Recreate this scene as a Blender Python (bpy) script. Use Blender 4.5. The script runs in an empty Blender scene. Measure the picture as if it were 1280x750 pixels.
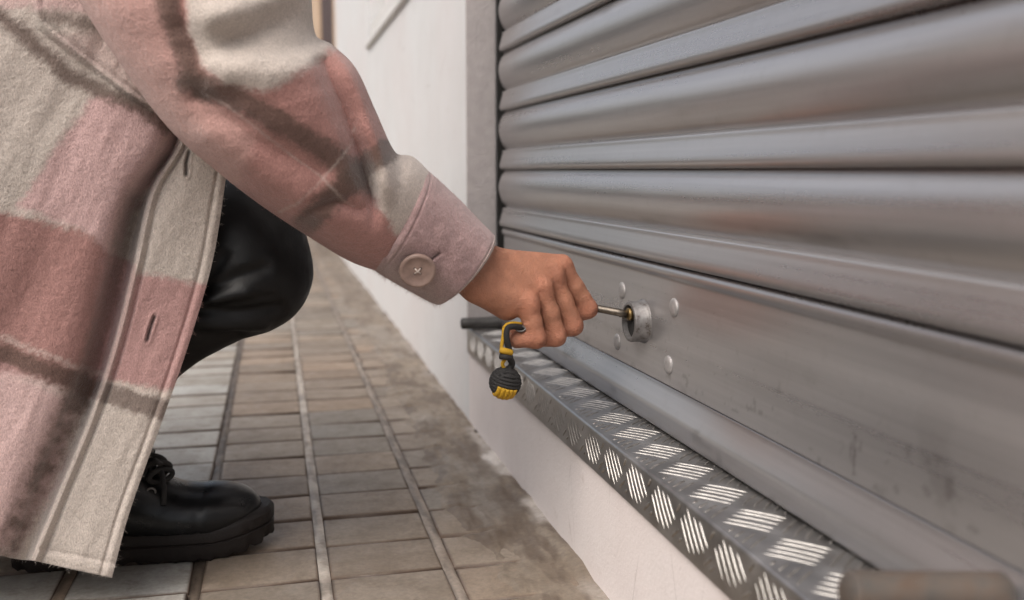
import bpy, math, random
import numpy as np
R = math.radians
rng = np.random.default_rng(7)
random.seed(7)
scn = bpy.context.scene
COL = scn.collection

# ------------------------------------------------------------------ camera, sky, sun, exposure
FPX = 35 / 36 * 1280
YAW = math.atan(298 / math.hypot(FPX, 162)); PITCH = math.atan(162 / FPX)
CAM = np.array([0.0, 0.0, 0.47])
cd = bpy.data.cameras.new('camera'); cam = bpy.data.objects.new('camera', cd); COL.objects.link(cam)
cam.location = CAM; cam.rotation_euler = (R(90) - PITCH, 0, -YAW)
cd.lens = 35; cd.sensor_width = 36; cd.clip_start = 0.02; cd.clip_end = 800
cd.dof.use_dof = True; cd.dof.focus_distance = 1.10; cd.dof.aperture_fstop = 4.0
scn.camera = cam

SUN_EL, SUN_AZ = 48.0, 236.0          # azimuth measured clockwise from +Y
w = bpy.data.worlds.new('World'); scn.world = w; w.use_nodes = True
nt = w.node_tree
sky = nt.nodes.new('ShaderNodeTexSky'); sky.sky_type = 'NISHITA'; sky.sun_disc = False
sky.sun_elevation = R(SUN_EL); sky.sun_rotation = R(SUN_AZ); sky.dust_density = 6.0; sky.air_density = 1.0; sky.ozone_density = 0.6
hsv = nt.nodes.new('ShaderNodeHueSaturation'); hsv.inputs['Saturation'].default_value = 0.5
nt.links.new(sky.outputs[0], hsv.inputs['Color'])
nt.links.new(hsv.outputs[0], nt.nodes['Background'].inputs[0])
nt.nodes['Background'].inputs[1].default_value = 0.15
sd = bpy.data.lights.new('sun', 'SUN'); sd.energy = 1.05; sd.angle = R(70); sd.color = (1.0, 0.95, 0.9)
sun = bpy.data.objects.new('sun', sd); COL.objects.link(sun)
sun.rotation_euler = (R(90 - SUN_EL), 0, -R(SUN_AZ) + math.pi)
scn.view_settings.view_transform = 'Standard'; scn.view_settings.look = 'None'
scn.view_settings.exposure = 0.65; scn.view_settings.gamma = 1.0; scn.view_settings.use_curve_mapping = False
scn.cycles.use_denoising = True
scn.cycles.max_bounces = 8

# ------------------------------------------------------------------ measuring helpers (points of the place read off the photograph)
fw = np.array([math.sin(YAW) * math.cos(PITCH), math.cos(YAW) * math.cos(PITCH), -math.sin(PITCH)])
rt = np.array([math.cos(YAW), -math.sin(YAW), 0.0]); upv = np.cross(rt, fw)
def ray(px, py):
    px = np.asarray(px, float)[..., None]; py = np.asarray(py, float)[..., None]
    return fw * FPX + rt * (px - 640) + upv * (375 - py)
def onY(px, py, y):
    d = ray(px, py); return CAM + d * (np.asarray(y, float)[..., None] / d[..., 1:2])

# ------------------------------------------------------------------ mesh helpers
def wloc(o):
    v = np.zeros(3)
    while o is not None:
        v += np.array(o.location); o = o.parent
    return v
def mk(name, V, F, mat, parent=None, smooth=True, col=None, loc=None, fmat=None, attr=None):
    me = bpy.data.meshes.new(name)
    V = np.asarray(V, float).reshape(-1, 3)
    base = wloc(parent) if parent is not None else (np.array(loc, float) if loc is not None else np.zeros(3))
    Vl = V - base
    if isinstance(F, np.ndarray):
        n, k = F.shape
        me.vertices.add(len(V)); me.vertices.foreach_set('co', Vl.astype(np.float32).ravel())
        me.loops.add(n * k); me.loops.foreach_set('vertex_index', F.astype(np.int32).ravel())
        me.polygons.add(n); me.polygons.foreach_set('loop_start', np.arange(0, n * k, k, dtype=np.int32))
        me.update(calc_edges=True)
    else:
        me.from_pydata(Vl.tolist(), [], F)
    me.validate()
    me.polygons.foreach_set('use_smooth', np.full(len(me.polygons), smooth))
    mats = mat if isinstance(mat, (list, tuple)) else [mat]
    for m in mats: me.materials.append(m)
    if fmat is not None: me.polygons.foreach_set('material_index', np.asarray(fmat, np.int32))
    if col is not None:
        a = me.color_attributes.new('Col', 'FLOAT_COLOR', 'POINT')
        c = np.ones((len(V), 4), np.float32); c[:, :3] = col; a.data.foreach_set('color', c.ravel())
    if attr is not None:
        for k_, v_ in attr.items():
            a = me.attributes.new(k_, 'FLOAT', 'POINT'); a.data.foreach_set('value', np.asarray(v_, np.float32))
    o = bpy.data.objects.new(name, me); COL.objects.link(o)
    if parent is not None: o.parent = parent
    elif loc is not None: o.location = loc
    return o
def tag(o, label=None, cat=None, group=None, kind=None):
    for k, v in (('label', label), ('category', cat), ('group', group), ('kind', kind)):
        if v: o[k] = v
    return o
def empty(name, loc, label, cat, group=None):
    o = bpy.data.objects.new(name, None); COL.objects.link(o); o.location = loc; o.empty_display_size = .05
    return tag(o, label, cat, group)
def shade_auto(o, ang=35):
    o.data.polygons.foreach_set('use_smooth', np.full(len(o.data.polygons), True))
    try: o.data.set_sharp_from_angle(angle=R(ang))
    except Exception: pass
    return o
def bevel(o, w_, seg=2):
    m = o.modifiers.new('bevel', 'BEVEL'); m.width = w_; m.segments = seg; m.limit_method = 'ANGLE'; m.angle_limit = R(40)
    return o
class MB:
    def __init__(s): s.v = []; s.f = []; s.n = 0; s.m = []
    def add(s, V, F, mi=0):
        V = np.asarray(V, float).reshape(-1, 3); s.v.append(V)
        s.f += [[i + s.n for i in f] for f in F]; s.m += [mi] * len(F); s.n += len(V)
        return s
    def box(s, a, b, mi=0):
        x0, y0, z0 = a; x1, y1, z1 = b
        V = [(x0,y0,z0),(x1,y0,z0),(x1,y1,z0),(x0,y1,z0),(x0,y0,z1),(x1,y0,z1),(x1,y1,z1),(x0,y1,z1)]
        return s.add(V, [(0,3,2,1),(4,5,6,7),(0,1,5,4),(1,2,6,5),(2,3,7,6),(3,0,4,7)], mi)
    def tube(s, P, r, n=10, cap=True, mi=0, rfun=None):
        P = np.asarray(P, float); k = len(P)
        T = np.gradient(P, axis=0); T /= np.linalg.norm(T, axis=1)[:, None] + 1e-12
        ref = np.array([0, 0, 1.0]) if abs(T[0][2]) < .9 else np.array([1.0, 0, 0])
        N = np.cross(T[0], ref); N /= np.linalg.norm(N)
        V = []
        rr = np.full(k, r) if np.isscalar(r) else np.asarray(r)
        for i in range(k):
            N = N - T[i] * (N @ T[i]); N /= np.linalg.norm(N); B = np.cross(T[i], N)
            a = np.arange(n) * 2 * math.pi / n
            V.append(P[i] + rr[i] * (np.cos(a)[:, None] * N + np.sin(a)[:, None] * B))
        F = [(i*n+j, i*n+(j+1)%n, (i+1)*n+(j+1)%n, (i+1)*n+j) for i in range(k-1) for j in range(n)]
        if cap: F += [tuple(range(n))[::-1], tuple((k-1)*n + j for j in range(n))]
        return s.add(np.concatenate(V), F, mi)
    def lathe(s, c, axis, prof, n=32, mi=0):      # prof: (radius, height along axis)
        axis = np.asarray(axis, float); axis /= np.linalg.norm(axis)
        ref = np.array([0, 0, 1.0]) if abs(axis[2]) < .9 else np.array([1.0, 0, 0])
        N = np.cross(axis, ref); N /= np.linalg.norm(N); B = np.cross(axis, N)
        a = np.arange(n) * 2 * math.pi / n; V = []
        for r, h in prof: V.append(np.asarray(c) + axis * h + r * (np.cos(a)[:, None] * N + np.sin(a)[:, None] * B))
        k = len(prof)
        F = [(i*n+j, i*n+(j+1)%n, (i+1)*n+(j+1)%n, (i+1)*n+j) for i in range(k-1) for j in range(n)]
        F += [tuple((k-1)*n + j for j in range(n)), tuple(range(n))[::-1]]
        return s.add(np.concatenate(V), F, mi)
    def build(s, name, mat, parent=None, smooth=False, **kw):
        return mk(name, np.concatenate(s.v), s.f, mat, parent, smooth, fmat=s.m, **kw)
def grid_faces(nu, nv, wrap=False):
    i = np.arange(nu - (0 if wrap else 1))[:, None]; j = np.arange(nv - 1)[None, :]; i2 = (i + 1) % nu
    a = i * nv + j; b = i2 * nv + j
    return np.stack([a, b, b + 1, a + 1], -1).reshape(-1, 4)

# noise on arrays
_tab = rng.random(65536)
def vnoise(*c):
    c = [np.asarray(q, float) for q in c]; n = len(c)
    fl = [np.floor(q).astype(np.int64) for q in c]; t = [q - f for q, f in zip(c, fl)]
    t = [q * q * (3 - 2 * q) for q in t]; out = 0
    pr = (73856093, 19349663, 83492791)
    for k in range(2 ** n):
        h = 0; wgt = 1
        for d in range(n):
            b = (k >> d) & 1; h = h ^ ((fl[d] + b) * pr[d]); wgt = wgt * (t[d] if b else 1 - t[d])
        h = (h ^ (h >> 13)) * 1274126177
        out = out + wgt * _tab[(h ^ (h >> 16)) & 65535]
    return out * 2 - 1
def fbm(*c, o=4):
    s = 0; a = .5; f = 1.0
    for i in range(o):
        s = s + a * vnoise(*[np.asarray(q) * f + 17.3 * i for q in c]); a *= .5; f *= 2.03
    return s
def sstep(a, b, x):
    t = np.clip((x - a) / (b - a), 0, 1); return t * t * (3 - 2 * t)
def segd(x, y, poly):
    d = np.full(np.shape(x), 1e9)
    for (x0, y0), (x1, y1) in zip(poly[:-1], poly[1:]):
        dx, dy = x1 - x0, y1 - y0; L = dx * dx + dy * dy + 1e-9
        t = np.clip(((x - x0) * dx + (y - y0) * dy) / L, 0, 1)
        d = np.minimum(d, np.hypot(x - x0 - t * dx, y - y0 - t * dy))
    return d
def sdpoly(x, y, poly):
    q = list(poly) + [poly[0]]; d = segd(x, y, q); ins = np.zeros(np.shape(x), bool)
    for (x0, y0), (x1, y1) in zip(q[:-1], q[1:]):
        if y0 == y1: continue
        c = ((y0 > y) != (y1 > y)) & (x < (x1 - x0) * (y - y0) / (y1 - y0) + x0); ins ^= c
    return np.where(ins, -d, d)
def catmull(P, n):      # P (k, d) -> (n, d), uniform
    P = np.asarray(P, float); k = len(P)
    t = np.linspace(0, k - 1, n); i = np.minimum(t.astype(int), k - 2); f = (t - i)[:, None]
    E = np.concatenate([[2 * P[0] - P[1]], P, [2 * P[-1] - P[-2]]])
    p0, p1, p2, p3 = E[i], E[i+1], E[i+2], E[i+3]
    return .5 * (2*p1 + (p2-p0)*f + (2*p0-5*p1+4*p2-p3)*f**2 + (3*p1-p0-3*p2+p3)*f**3)

# signed-distance modelling: one continuous surface from tapered limbs
def cap(G, a, b, ra, rb):
    a = np.asarray(a, float); b = np.asarray(b, float); ab = b - a
    t = np.clip(((G - a) @ ab) / (ab @ ab + 1e-12), 0, 1)
    return np.linalg.norm(G - a - t[..., None] * ab, axis=-1) - (ra + (rb - ra) * t)
def ell(G, c, r):
    q = (G - np.asarray(c)) / np.asarray(r); k = np.linalg.norm(q, axis=-1); return (k - 1) * min(r)
def smin(a, b, k):
    h = np.clip(.5 + .5 * (b - a) / k, 0, 1); return b + (a - b) * h - k * h * (1 - h)
def lattice(lo, hi, h):
    ax = [np.arange(l, u + h, h) for l, u in zip(lo, hi)]
    return np.stack(np.meshgrid(*ax, indexing='ij'), -1)
def snets(f, lo, h):
    nx, ny, nz = f.shape; s = f < 0
    cn = [(i, j, k) for i in (0, 1) for j in (0, 1) for k in (0, 1)]
    sl = lambda A, c: A[c[0]:nx-1+c[0], c[1]:ny-1+c[1], c[2]:nz-1+c[2]]
    cnt = sum(sl(s, c).astype(int) for c in cn); act = (cnt > 0) & (cnt < 8)
    idx = np.full(act.shape, -1); I = np.argwhere(act); idx[act] = np.arange(len(I))
    acc = np.zeros((len(I), 3)); num = np.zeros(len(I)); ga = lambda c: f[I[:, 0]+c[0], I[:, 1]+c[1], I[:, 2]+c[2]]
    for c in cn:
        for d in range(3):
            if c[d]: continue
            e = list(c); e[d] = 1; fa, fb = ga(c), ga(e); m = (fa < 0) != (fb < 0)
            t = np.where(m, fa / np.where(m, fa - fb, 1), 0); p = np.tile(np.array(c, float), (len(I), 1)); p[:, d] += t
            acc[m] += p[m]; num[m] += 1
    V = (I + acc / num[:, None]) * h + np.asarray(lo); F = []
    for d in range(3):
        a, b = [(1, 2), (2, 0), (0, 1)][d]
        sh = [slice(1, n - 1) for n in (nx, ny, nz)]; sh[d] = slice(0, (nx, ny, nz)[d] - 1)
        sh2 = list(sh); sh2[d] = slice(1, (nx, ny, nz)[d])
        s0, s1 = s[tuple(sh)], s[tuple(sh2)]; E = np.argwhere(s0 != s1)
        off = np.ones(3, int); off[d] = 0; E = E + off; flip = s[E[:, 0], E[:, 1], E[:, 2]]
        def g(da, db):
            q = E.copy(); q[:, a] += da; q[:, b] += db; return idx[q[:, 0], q[:, 1], q[:, 2]]
        Q = np.stack([g(-1, -1), g(0, -1), g(0, 0), g(-1, 0)], -1); Q[~flip] = Q[~flip][:, ::-1]; F.append(Q)
    F = np.concatenate(F); return V, F[(F >= 0).all(1)]

# ------------------------------------------------------------------ materials
def s2l(c):
    c = np.asarray(c, float) / 255; return np.where(c <= .04045, c / 12.92, ((c + .055) / 1.055) ** 2.4)
class N:
    def __init__(s, name):
        s.m = bpy.data.materials.new(name); s.m.use_nodes = True; s.t = s.m.node_tree; s.p = s.t.nodes['Principled BSDF']
        s.co = s.t.nodes.new('ShaderNodeTexCoord').outputs['Object']
        s.gp = s.t.nodes.new('ShaderNodeNewGeometry').outputs['Position']
    def set(s, **k):
        for a, v in k.items():
            i = s.p.inputs[a.replace('_', ' ')]
            if hasattr(v, 'is_output') or isinstance(v, bpy.types.NodeSocket): s.t.links.new(v, i)
            elif isinstance(v, (tuple, list, np.ndarray)) and len(v) == 3 and i.type == 'RGBA': i.default_value = (*v, 1)
            else: i.default_value = v
        return s
    def map(s, scale, vec=None, rot=(0, 0, 0)):
        n = s.t.nodes.new('ShaderNodeMapping'); s.t.links.new(vec or s.gp, n.inputs[0]); n.inputs['Scale'].default_value = scale; n.inputs['Rotation'].default_value = rot
        return n.outputs[0]
    def noise(s, scale, detail=4, rough=.55, vec=None, dist=0):
        n = s.t.nodes.new('ShaderNodeTexNoise'); n.inputs['Scale'].default_value = scale; n.inputs['Detail'].default_value = detail
        n.inputs['Roughness'].default_value = rough; n.inputs['Distortion'].default_value = dist; s.t.links.new(vec or s.gp, n.inputs['Vector']); return n.outputs[0]
    def voro(s, scale, vec=None, feat='F1'):
        n = s.t.nodes.new('ShaderNodeTexVoronoi'); n.feature = feat; n.inputs['Scale'].default_value = scale; s.t.links.new(vec or s.gp, n.inputs['Vector']); return n.outputs['Distance']
    def ramp(s, fac, stops):
        n = s.t.nodes.new('ShaderNodeValToRGB'); s.t.links.new(fac, n.inputs[0]); e = n.color_ramp.elements
        while len(e) < len(stops): e.new(.5)
        for q, (p, c) in zip(e, stops):
            q.position = p; q.color = (*c, 1) if hasattr(c, '__len__') else (c, c, c, 1)
        return n.outputs[0]
    def mix(s, fac, a, b, mode='MIX'):
        n = s.t.nodes.new('ShaderNodeMix'); n.data_type = 'RGBA'; n.blend_type = mode
        for v, i in ((fac, n.inputs[0]), (a, n.inputs[6]), (b, n.inputs[7])):
            if isinstance(v, bpy.types.NodeSocket): s.t.links.new(v, i)
            elif hasattr(v, '__len__'): i.default_value = (*v, 1)
            else: i.default_value = v
        return n.outputs[2]
    def math(s, op, a, b=0.0, clamp=False):
        n = s.t.nodes.new('ShaderNodeMath'); n.operation = op; n.use_clamp = clamp
        for v, i in ((a, n.inputs[0]), (b, n.inputs[1])):
            if isinstance(v, bpy.types.NodeSocket): s.t.links.new(v, i)
            else: i.default_value = v
        return n.outputs[0]
    def attr(s, name, fac=False):
        n = s.t.nodes.new('ShaderNodeAttribute'); n.attribute_name = name; return n.outputs['Fac' if fac else 'Color']
    def bump(s, h, strength=.3, dist=.002, nrm=None):
        n = s.t.nodes.new('ShaderNodeBump'); n.inputs['Strength'].default_value = strength; n.inputs['Distance'].default_value = dist
        s.t.links.new(h, n.inputs['Height'])
        if nrm is not None: s.t.links.new(nrm, n.inputs['Normal'])
        s.t.links.new(n.outputs[0], s.p.inputs['Normal']); return n.outputs[0]

def plain(name, c, rough=.6, metal=0.0, var=.15, scale=60, bumps=.15, bd=.001):
    n = N(name); a = n.noise(scale, 5)
    c = np.asarray(c, float)
    n.set(Base_Color=n.ramp(a, [(.3, c * (1 - var)), (.7, np.minimum(c * (1 + var), .95))]), Roughness=rough, Metallic=metal)
    n.bump(n.noise(scale * 4, 4), bumps, bd); return n.m

def mat_wool():
    n = N('wool'); c = n.attr('Col')
    fib = n.noise(900, 3, .6, n.map((1, 1, .45), rot=(0, R(25), 0))); cl = n.noise(140, 4, .6)
    k = n.ramp(fib, [(.25, .70), (.75, 1.28)]); k2 = n.ramp(cl, [(.3, .93), (.7, 1.06)])
    b = n.mix(1.0, n.mix(1.0, c, k, 'MULTIPLY'), k2, 'MULTIPLY')
    n.set(Base_Color=b, Roughness=.95, Sheen_Weight=.35, Sheen_Roughness=.5, Specular_IOR_Level=.15)
    h = n.math('ADD', n.math('MULTIPLY', fib, .6), n.math('MULTIPLY', cl, 1.0)); n.bump(h, .8, .0025); return n.m
def mat_skin():
    n = N('skin'); c = n.attr('Col'); a = n.noise(70, 4, .6); f = n.noise(650, 3, .6)
    b = n.mix(1.0, n.mix(1.0, c, n.ramp(a, [(.3, (.86, .82, .80)), (.7, (1.12, 1.10, 1.08))]), 'MULTIPLY'), n.ramp(f, [(.3, .93), (.7, 1.06)]), 'MULTIPLY')
    n.set(Base_Color=b, Roughness=n.ramp(f, [(.3, .42), (.7, .56)]), Subsurface_Weight=.12, Subsurface_Scale=.004, Specular_IOR_Level=.4)
    n.p.inputs['Subsurface Radius'].default_value = (1, .35, .2)
    v = n.voro(420, feat='DISTANCE_TO_EDGE'); vv = n.ramp(v, [(0, 0), (.12, 1)])
    n.bump(n.math('ADD', n.math('MULTIPLY', vv, .35), n.math('ADD', f, n.math('MULTIPLY', n.noise(160, 4), 1.6))), .8, .0013); return n.m
def mat_shutter():
    n = N('shutter_paint')
    st = n.noise(9, 5, .6, n.map((1, .10, 6))); sp = n.noise(55, 5, .65); fine = n.noise(500, 3, .6, n.map((1, .25, 1)))
    scr = n.noise(30, 6, .75, n.map((1, .25, 10)), 1.5)
    b = n.mix(n.ramp(st, [(.35, 0), (.7, 1)]), (.37, .355, .357), (.50, .487, .487))
    b = n.mix(n.ramp(sp, [(.55, 0), (.75, .16)]), b, (.26, .24, .225))
    b = n.mix(n.ramp(scr, [(.63, 0), (.70, .45)]), b, (.55, .56, .56))
    b = n.mix(n.attr('dirt', True), b, (.11, .095, .085))
    n.set(Base_Color=b, Metallic=.75, Roughness=n.ramp(n.math('ADD', n.math('MULTIPLY', sp, .2), n.math('MULTIPLY', st, .8)), [(.3, .25), (.7, .36)]))
    n.bump(n.math('ADD', n.math('MULTIPLY', fine, .10), n.noise(16, 2, .4, n.map((1, .45, 1)))), .10, .0012); return n.m
def mat_tread(bright):
    n = N('tread_rib' if bright else 'tread_plate'); a = n.noise(120, 5, .65); d = n.noise(28, 4)
    if bright: b = n.ramp(a, [(.3, (.27, .255, .24)), (.65, (.48, .46, .435))])
    else: b = n.mix(n.ramp(d, [(.35, 0), (.7, 1)]), (.34, .33, .32), (.49, .48, .47))
    n.set(Base_Color=b, Metallic=.95, Roughness=n.ramp(a, [(.3, .34), (.7, .5)]) if bright else n.ramp(d, [(.3, .28), (.7, .46)]))
    n.bump(n.noise(400, 4, .7, n.map((.4, 1, 1))), .25, .0006); return n.m
def mat_tile():
    n = N('pavement_tile'); c = n.attr('Col'); a = n.noise(11, 6, .65); f = n.noise(160, 5, .7); g = n.noise(38, 5, .6)
    b = n.mix(1.0, c, n.ramp(a, [(.3, (.72, .67, .62)), (.7, (1.15, 1.15, 1.15))]), 'MULTIPLY')
    b = n.mix(1.0, b, n.ramp(f, [(.25, .72), (.7, 1.18)]), 'MULTIPLY')
    b = n.mix(n.ramp(g, [(.55, 0), (.72, .5)]), b, (.13, .10, .075))
    n.set(Base_Color=b, Roughness=n.ramp(g, [(.3, .42), (.7, .68)]), Specular_IOR_Level=.5)
    n.bump(n.math('ADD', f, n.math('MULTIPLY', g, 1.4)), .35, .0018); return n.m
def mat_plaster(ca=(.62, .622, .625), cb=(.56, .552, .548), nm='white_plaster'):
    n = N(nm); a = n.noise(7, 6, .6); f = n.noise(220, 5, .65); d = n.noise(26, 6, .7)
    b = n.mix(n.ramp(a, [(.4, 0), (.7, .5)]), ca, cb)
    b = n.mix(n.ramp(d, [(.60, 0), (.78, .6)]), b, (.46, .40, .375)); b = n.mix(n.ramp(n.noise(2.2, 4), [(.4, 0), (.65, .45)]), b, tuple(np.array(ca) * np.array([.98, .90, .89]))); b = n.mix(n.ramp(n.voro(9, n.map((1, 1, .35)), 'DISTANCE_TO_EDGE'), [(0, .5), (.006, 0)]), b, n.mix(n.ramp(n.noise(6, 2), [(.5, 0), (.6, 1)]), b, (.34, .30, .28)))
    n.set(Base_Color=b, Roughness=.8, Specular_IOR_Level=.25); n.bump(n.math('ADD', f, n.math('MULTIPLY', d, 1.4)), .4, .002); return n.m
M = dict(
    wool=mat_wool(), skin=mat_skin(), shutter=mat_shutter(), tread=mat_tread(False), rib=mat_tread(True), tile=mat_tile(), plaster=mat_plaster(),
    jamb=plain('grey_render', (.38, .35, .345), .9, 0, .09, 50, .5, .003),
    mortar=plain('brown_mortar', (.075, .052, .038), .9, 0, .35, 70, .6, .003),
    palemortar=plain('pale_mortar', (.33, .295, .26), .85, 0, .3, 60, .6, .003),
    dark=plain('dark_gap', (.012, .011, .010), .9),
    blackcord=plain('black_cord', (.016, .015, .015), .75, 0, .3, 900, .5, .0006),
    yellowcord=plain('yellow_cord', (.46, .26, .010), .7, 0, .22, 900, .5, .0006),
    steel=plain('key_steel', (.15, .128, .105), .42, .95, .25, 300, .1, .0003),
    brass=plain('brass', (.22, .15, .065), .45, .95, .25, 300, .2, .0003),
    barsteel=plain('dark_bar', (.055, .052, .05), .6, .4, .25, 120, .3, .001),
    asphalt=plain('asphalt', (.055, .053, .05), .85, 0, .25, 80, .5, .004),
    kerbstone=plain('kerb_stone', (.28, .27, .255), .8, 0, .2, 60, .4, .003),
    tanwall=plain('tan_stone', (.50, .36, .25), .85, 0, .15, 10, .3, .003),
    brownwood=plain('brown_timber', (.060, .028, .020), .55, 0, .3, 30, .2, .002),
    plinth=plain('grey_plinth', (.30, .285, .265), .85, 0, .15, 20, .3, .003),
    frame=plain('white_frame', (.62, .60, .58), .5, 0, .08, 40, .1, .001),
    greyglass=plain('window_pane', (.10, .105, .11), .12, 0, .1, 5, .02, .001),
    button=plain('button_horn', (.27, .185, .155), .42, 0, .2, 120, .1, .0005),
    thread=plain('pale_thread', (.50, .42, .37), .9, 0, .2, 900, .4, .0004),
    darkthread=plain('dark_thread', (.045, .030, .028), .9, 0, .3, 900, .4, .0004),
    hair=plain('brown_hair', (.05, .028, .018), .5, 0, .4, 200, .5, .002),
)
def mat_leather(name, c, rough, sc, bs):
    n = N(name); a = n.noise(sc, 5, .6); v = n.voro(sc * 6)
    n.set(Base_Color=n.ramp(a, [(.3, np.array(c) * .8), (.7, np.array(c) * 1.25)]), Roughness=n.ramp(a, [(.3, rough * .85), (.7, rough * 1.2)]), Specular_IOR_Level=.27)
    n.bump(n.math('ADD', n.math('MULTIPLY', v, .6), n.noise(sc * 2, 4)), bs, .0012); return n.m
M['trousers'] = mat_leather('black_leather', (.005, .0048, .005), .50, 60, .16)
M['boot'] = mat_leather('boot_leather', (.006, .006, .0065), .30, 50, .06)
M['sole'] = mat_leather('boot_sole', (.012, .009, .008), .62, 80, .3)
def mat_rust():
    n = N('rusty_steel'); a = n.noise(60, 6, .7); f = n.noise(300, 4)
    b = n.ramp(a, [(.32, (.085, .08, .075)), (.52, (.12, .095, .078)), (.78, (.11, .065, .042))])
    n.set(Base_Color=b, Metallic=.35, Roughness=.62); n.bump(n.math('ADD', a, f), .4, .001); return n.m
M['rust'] = mat_rust()
def mat_lock():
    n = N('lock_zinc'); a = n.noise(130, 6, .7); 
    b = n.ramp(a, [(.33, (.07, .052, .042)), (.45, (.17, .16, .155)), (.75, (.25, .24, .235))])
    n.set(Base_Color=b, Metallic=.6, Roughness=.5); n.bump(n.noise(350, 4), .4, .0008); return n.m
M['lock'] = mat_lock(); M['bolt'] = plain('bolt_paint', (.30, .285, .28), .5, .35, .2, 200, .2, .0004)

# ------------------------------------------------------------------ ground, pavement
o = mk('ground', [(-300, -300, -.14), (300, -300, -.14), (300, 300, -.14), (-300, 300, -.14)], [(0, 1, 2, 3)], M['asphalt'], smooth=False); tag(o, kind='structure')
mb = MB(); mb.box((-2.0, -3, -.135), (-1.86, 40, -.002)); o = mb.build('kerb', M['kerbstone']); bevel(o, .012); tag(o, kind='structure')
mb = MB(); mb.box((-1.86, -3, -.135), (6.0, 40, -.0065)); o = mb.build('pavement_bed', M['mortar']); tag(o, kind='structure')
def pavement():
    JX, PX, JY, PY = .044, .1455, 1.123, .1035
    V = []; F = []; C = []; n = 0; nb = 0
    for i in range(-13, 3):
        for j in range(-9, 74):
            x0 = JX + i * PX + .0065; x1 = JX + (i + 1) * PX - .0065
            y0 = JY + j * PY + .0036; y1 = JY + (j + 1) * PY - .0036
            if i == 2: x1 = .338
            j1, j2 = rng.normal(0, .0009, 2); dz = rng.normal(0, .0007); tx, ty = rng.normal(0, .0005, 2)
            y0 += j1 * .5; y1 += j2 * .5; e = .0035; s = np.array
            z = lambda a, b: dz + a * tx + b * ty
            ring = [(x0, y0), (x1, y0), (x1, y1), (x0, y1)]
            for k, (ins, zz) in enumerate(((0, -.0075), (.0006, -.0022), (.0017, -.0006), (e + .0010, 0))):
                for a, b in ((-1, -1), (1, -1), (1, 1), (-1, 1)):
                    px = x0 + ins if a < 0 else x1 - ins; py = y0 + ins if b < 0 else y1 - ins
                    V.append((px, py, zz + z(a, b)))
            for k in range(3):
                for m in range(4): F.append((n + k*4 + m, n + k*4 + (m+1) % 4, n + k*4 + 4 + (m+1) % 4, n + k*4 + 4 + m))
            F.append((n + 12, n + 13, n + 14, n + 15)); n += 16
            t = rng.normal(0, .09); h = rng.normal(0, .03)
            warm = .5 + .5 * vnoise(np.array(i * .6), np.array(j * .35))
            base = s([.212, .185, .153]) * (1 - warm) + s([.218, .168, .126]) * warm
            if x0 < -.1: base = base * .3 + s([.38, .38, .36]) * .7  # left tiles paler and greyer: sky sheen put into their colour
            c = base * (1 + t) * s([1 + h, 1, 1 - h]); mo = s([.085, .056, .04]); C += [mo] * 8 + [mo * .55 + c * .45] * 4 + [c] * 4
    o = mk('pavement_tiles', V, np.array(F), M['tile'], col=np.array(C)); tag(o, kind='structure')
    # pale mortar in the long joints
    V = []; F = []; n = 0
    for i in range(-13, 3):
        x = JX + i * PX; ys = np.arange(.15, 8.6, .012); hw = .0066
        pale = i != -1
        for k, y in enumerate(ys):
            z = (-.0008 if pale else -.0045) + .0026 * fbm(np.array(y * 22), np.array(i * 3.1)); 
            V += [(x - hw, y, z - .0012), (x - hw * .4, y, z), (x + hw * .4, y, z + .0004), (x + hw, y, z - .0012)]
        m = len(ys); g = grid_faces(m, 4) + n; F.append(g[:, ::-1]); n += m * 4
    jc = np.array([.33, .295, .26]), np.array([.15, .118, .092]); jcol = np.repeat([jc[0] if i == 0 else (jc[0] * .35 + jc[1] * .65 if i == 1 else (jc[1] * .6 if i == -1 else jc[1] * 1.3)) for i in range(-13, 3)], len(ys) * 4, axis=0)
    vv = np.array(V); nz = sstep(-.35, .35, fbm(vv[:, 0] * 160, vv[:, 1] * 28, o=4)); jcol = jcol * (.62 + .65 * nz)[:, None]
    o = mk('pavement_joints', V, np.concatenate(F), M['tile'], col=jcol); tag(o, kind='structure')
    # trowelled cement smeared over the last tiles by the wall
    xs = np.linspace(.196, .352, 70); ys = np.concatenate([np.arange(.3, 2.6, .006), np.arange(2.6, 8, .03)])
    X, Y = np.meshgrid(xs, ys, indexing='ij')
    edge = .225 + .035 * fbm(Y * 5, Y * 0 + 3.3, o=4)
    cover = sstep(-.03, .03, X - edge)
    Zs = -.006 + .0085 * cover + .0042 * fbm(X * 30, Y * 14, o=5) * (0.4 + .6 * cover) + .0025 * fbm(X * 90, Y * 25, o=3)
    # row joints still read through the smear
    jy = np.abs(((Y + .012 * fbm(X * 12, Y * 3) - JY) / PY + .5) % 1 - .5) * PY
    Zs -= .0048 * np.exp(-(jy / .0035) ** 2) * (1 - sstep(.235, .30, X))
    Zs += .006 * np.clip(fbm(Y * 9, X * 20, o=3) + .25, 0, 1) * sstep(.325, .343, X)
    V = np.stack([X, Y, Zs], -1).reshape(-1, 3)
    st = fbm(X * 26, Y * 12, o=5) + .8 * fbm(X * 90, Y * 30, o=4); t = sstep(-.25, .35, st)[..., None]
    c = np.array([.13, .10, .075]) * (1 - t) + np.array([.205, .168, .13]) * t
    pk = sstep(.1, .4, fbm(X * 14 + 9, Y * 6, o=4))[..., None] * .5; c = c * (1 - pk) + np.array([.27, .245, .215]) * pk
    wh = (sstep(.318, .338, X + .016 * fbm(X * 50, Y * 22, o=3)) * sstep(-.05, .2, fbm(Y * 7, X * 0 + 1.7, o=3)) * (.25 + .75 * np.exp(-((Y - 1.45) / .28) ** 2)))[..., None]
    c = c * (1 - wh) + np.array([.52, .49, .46]) * wh
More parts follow.
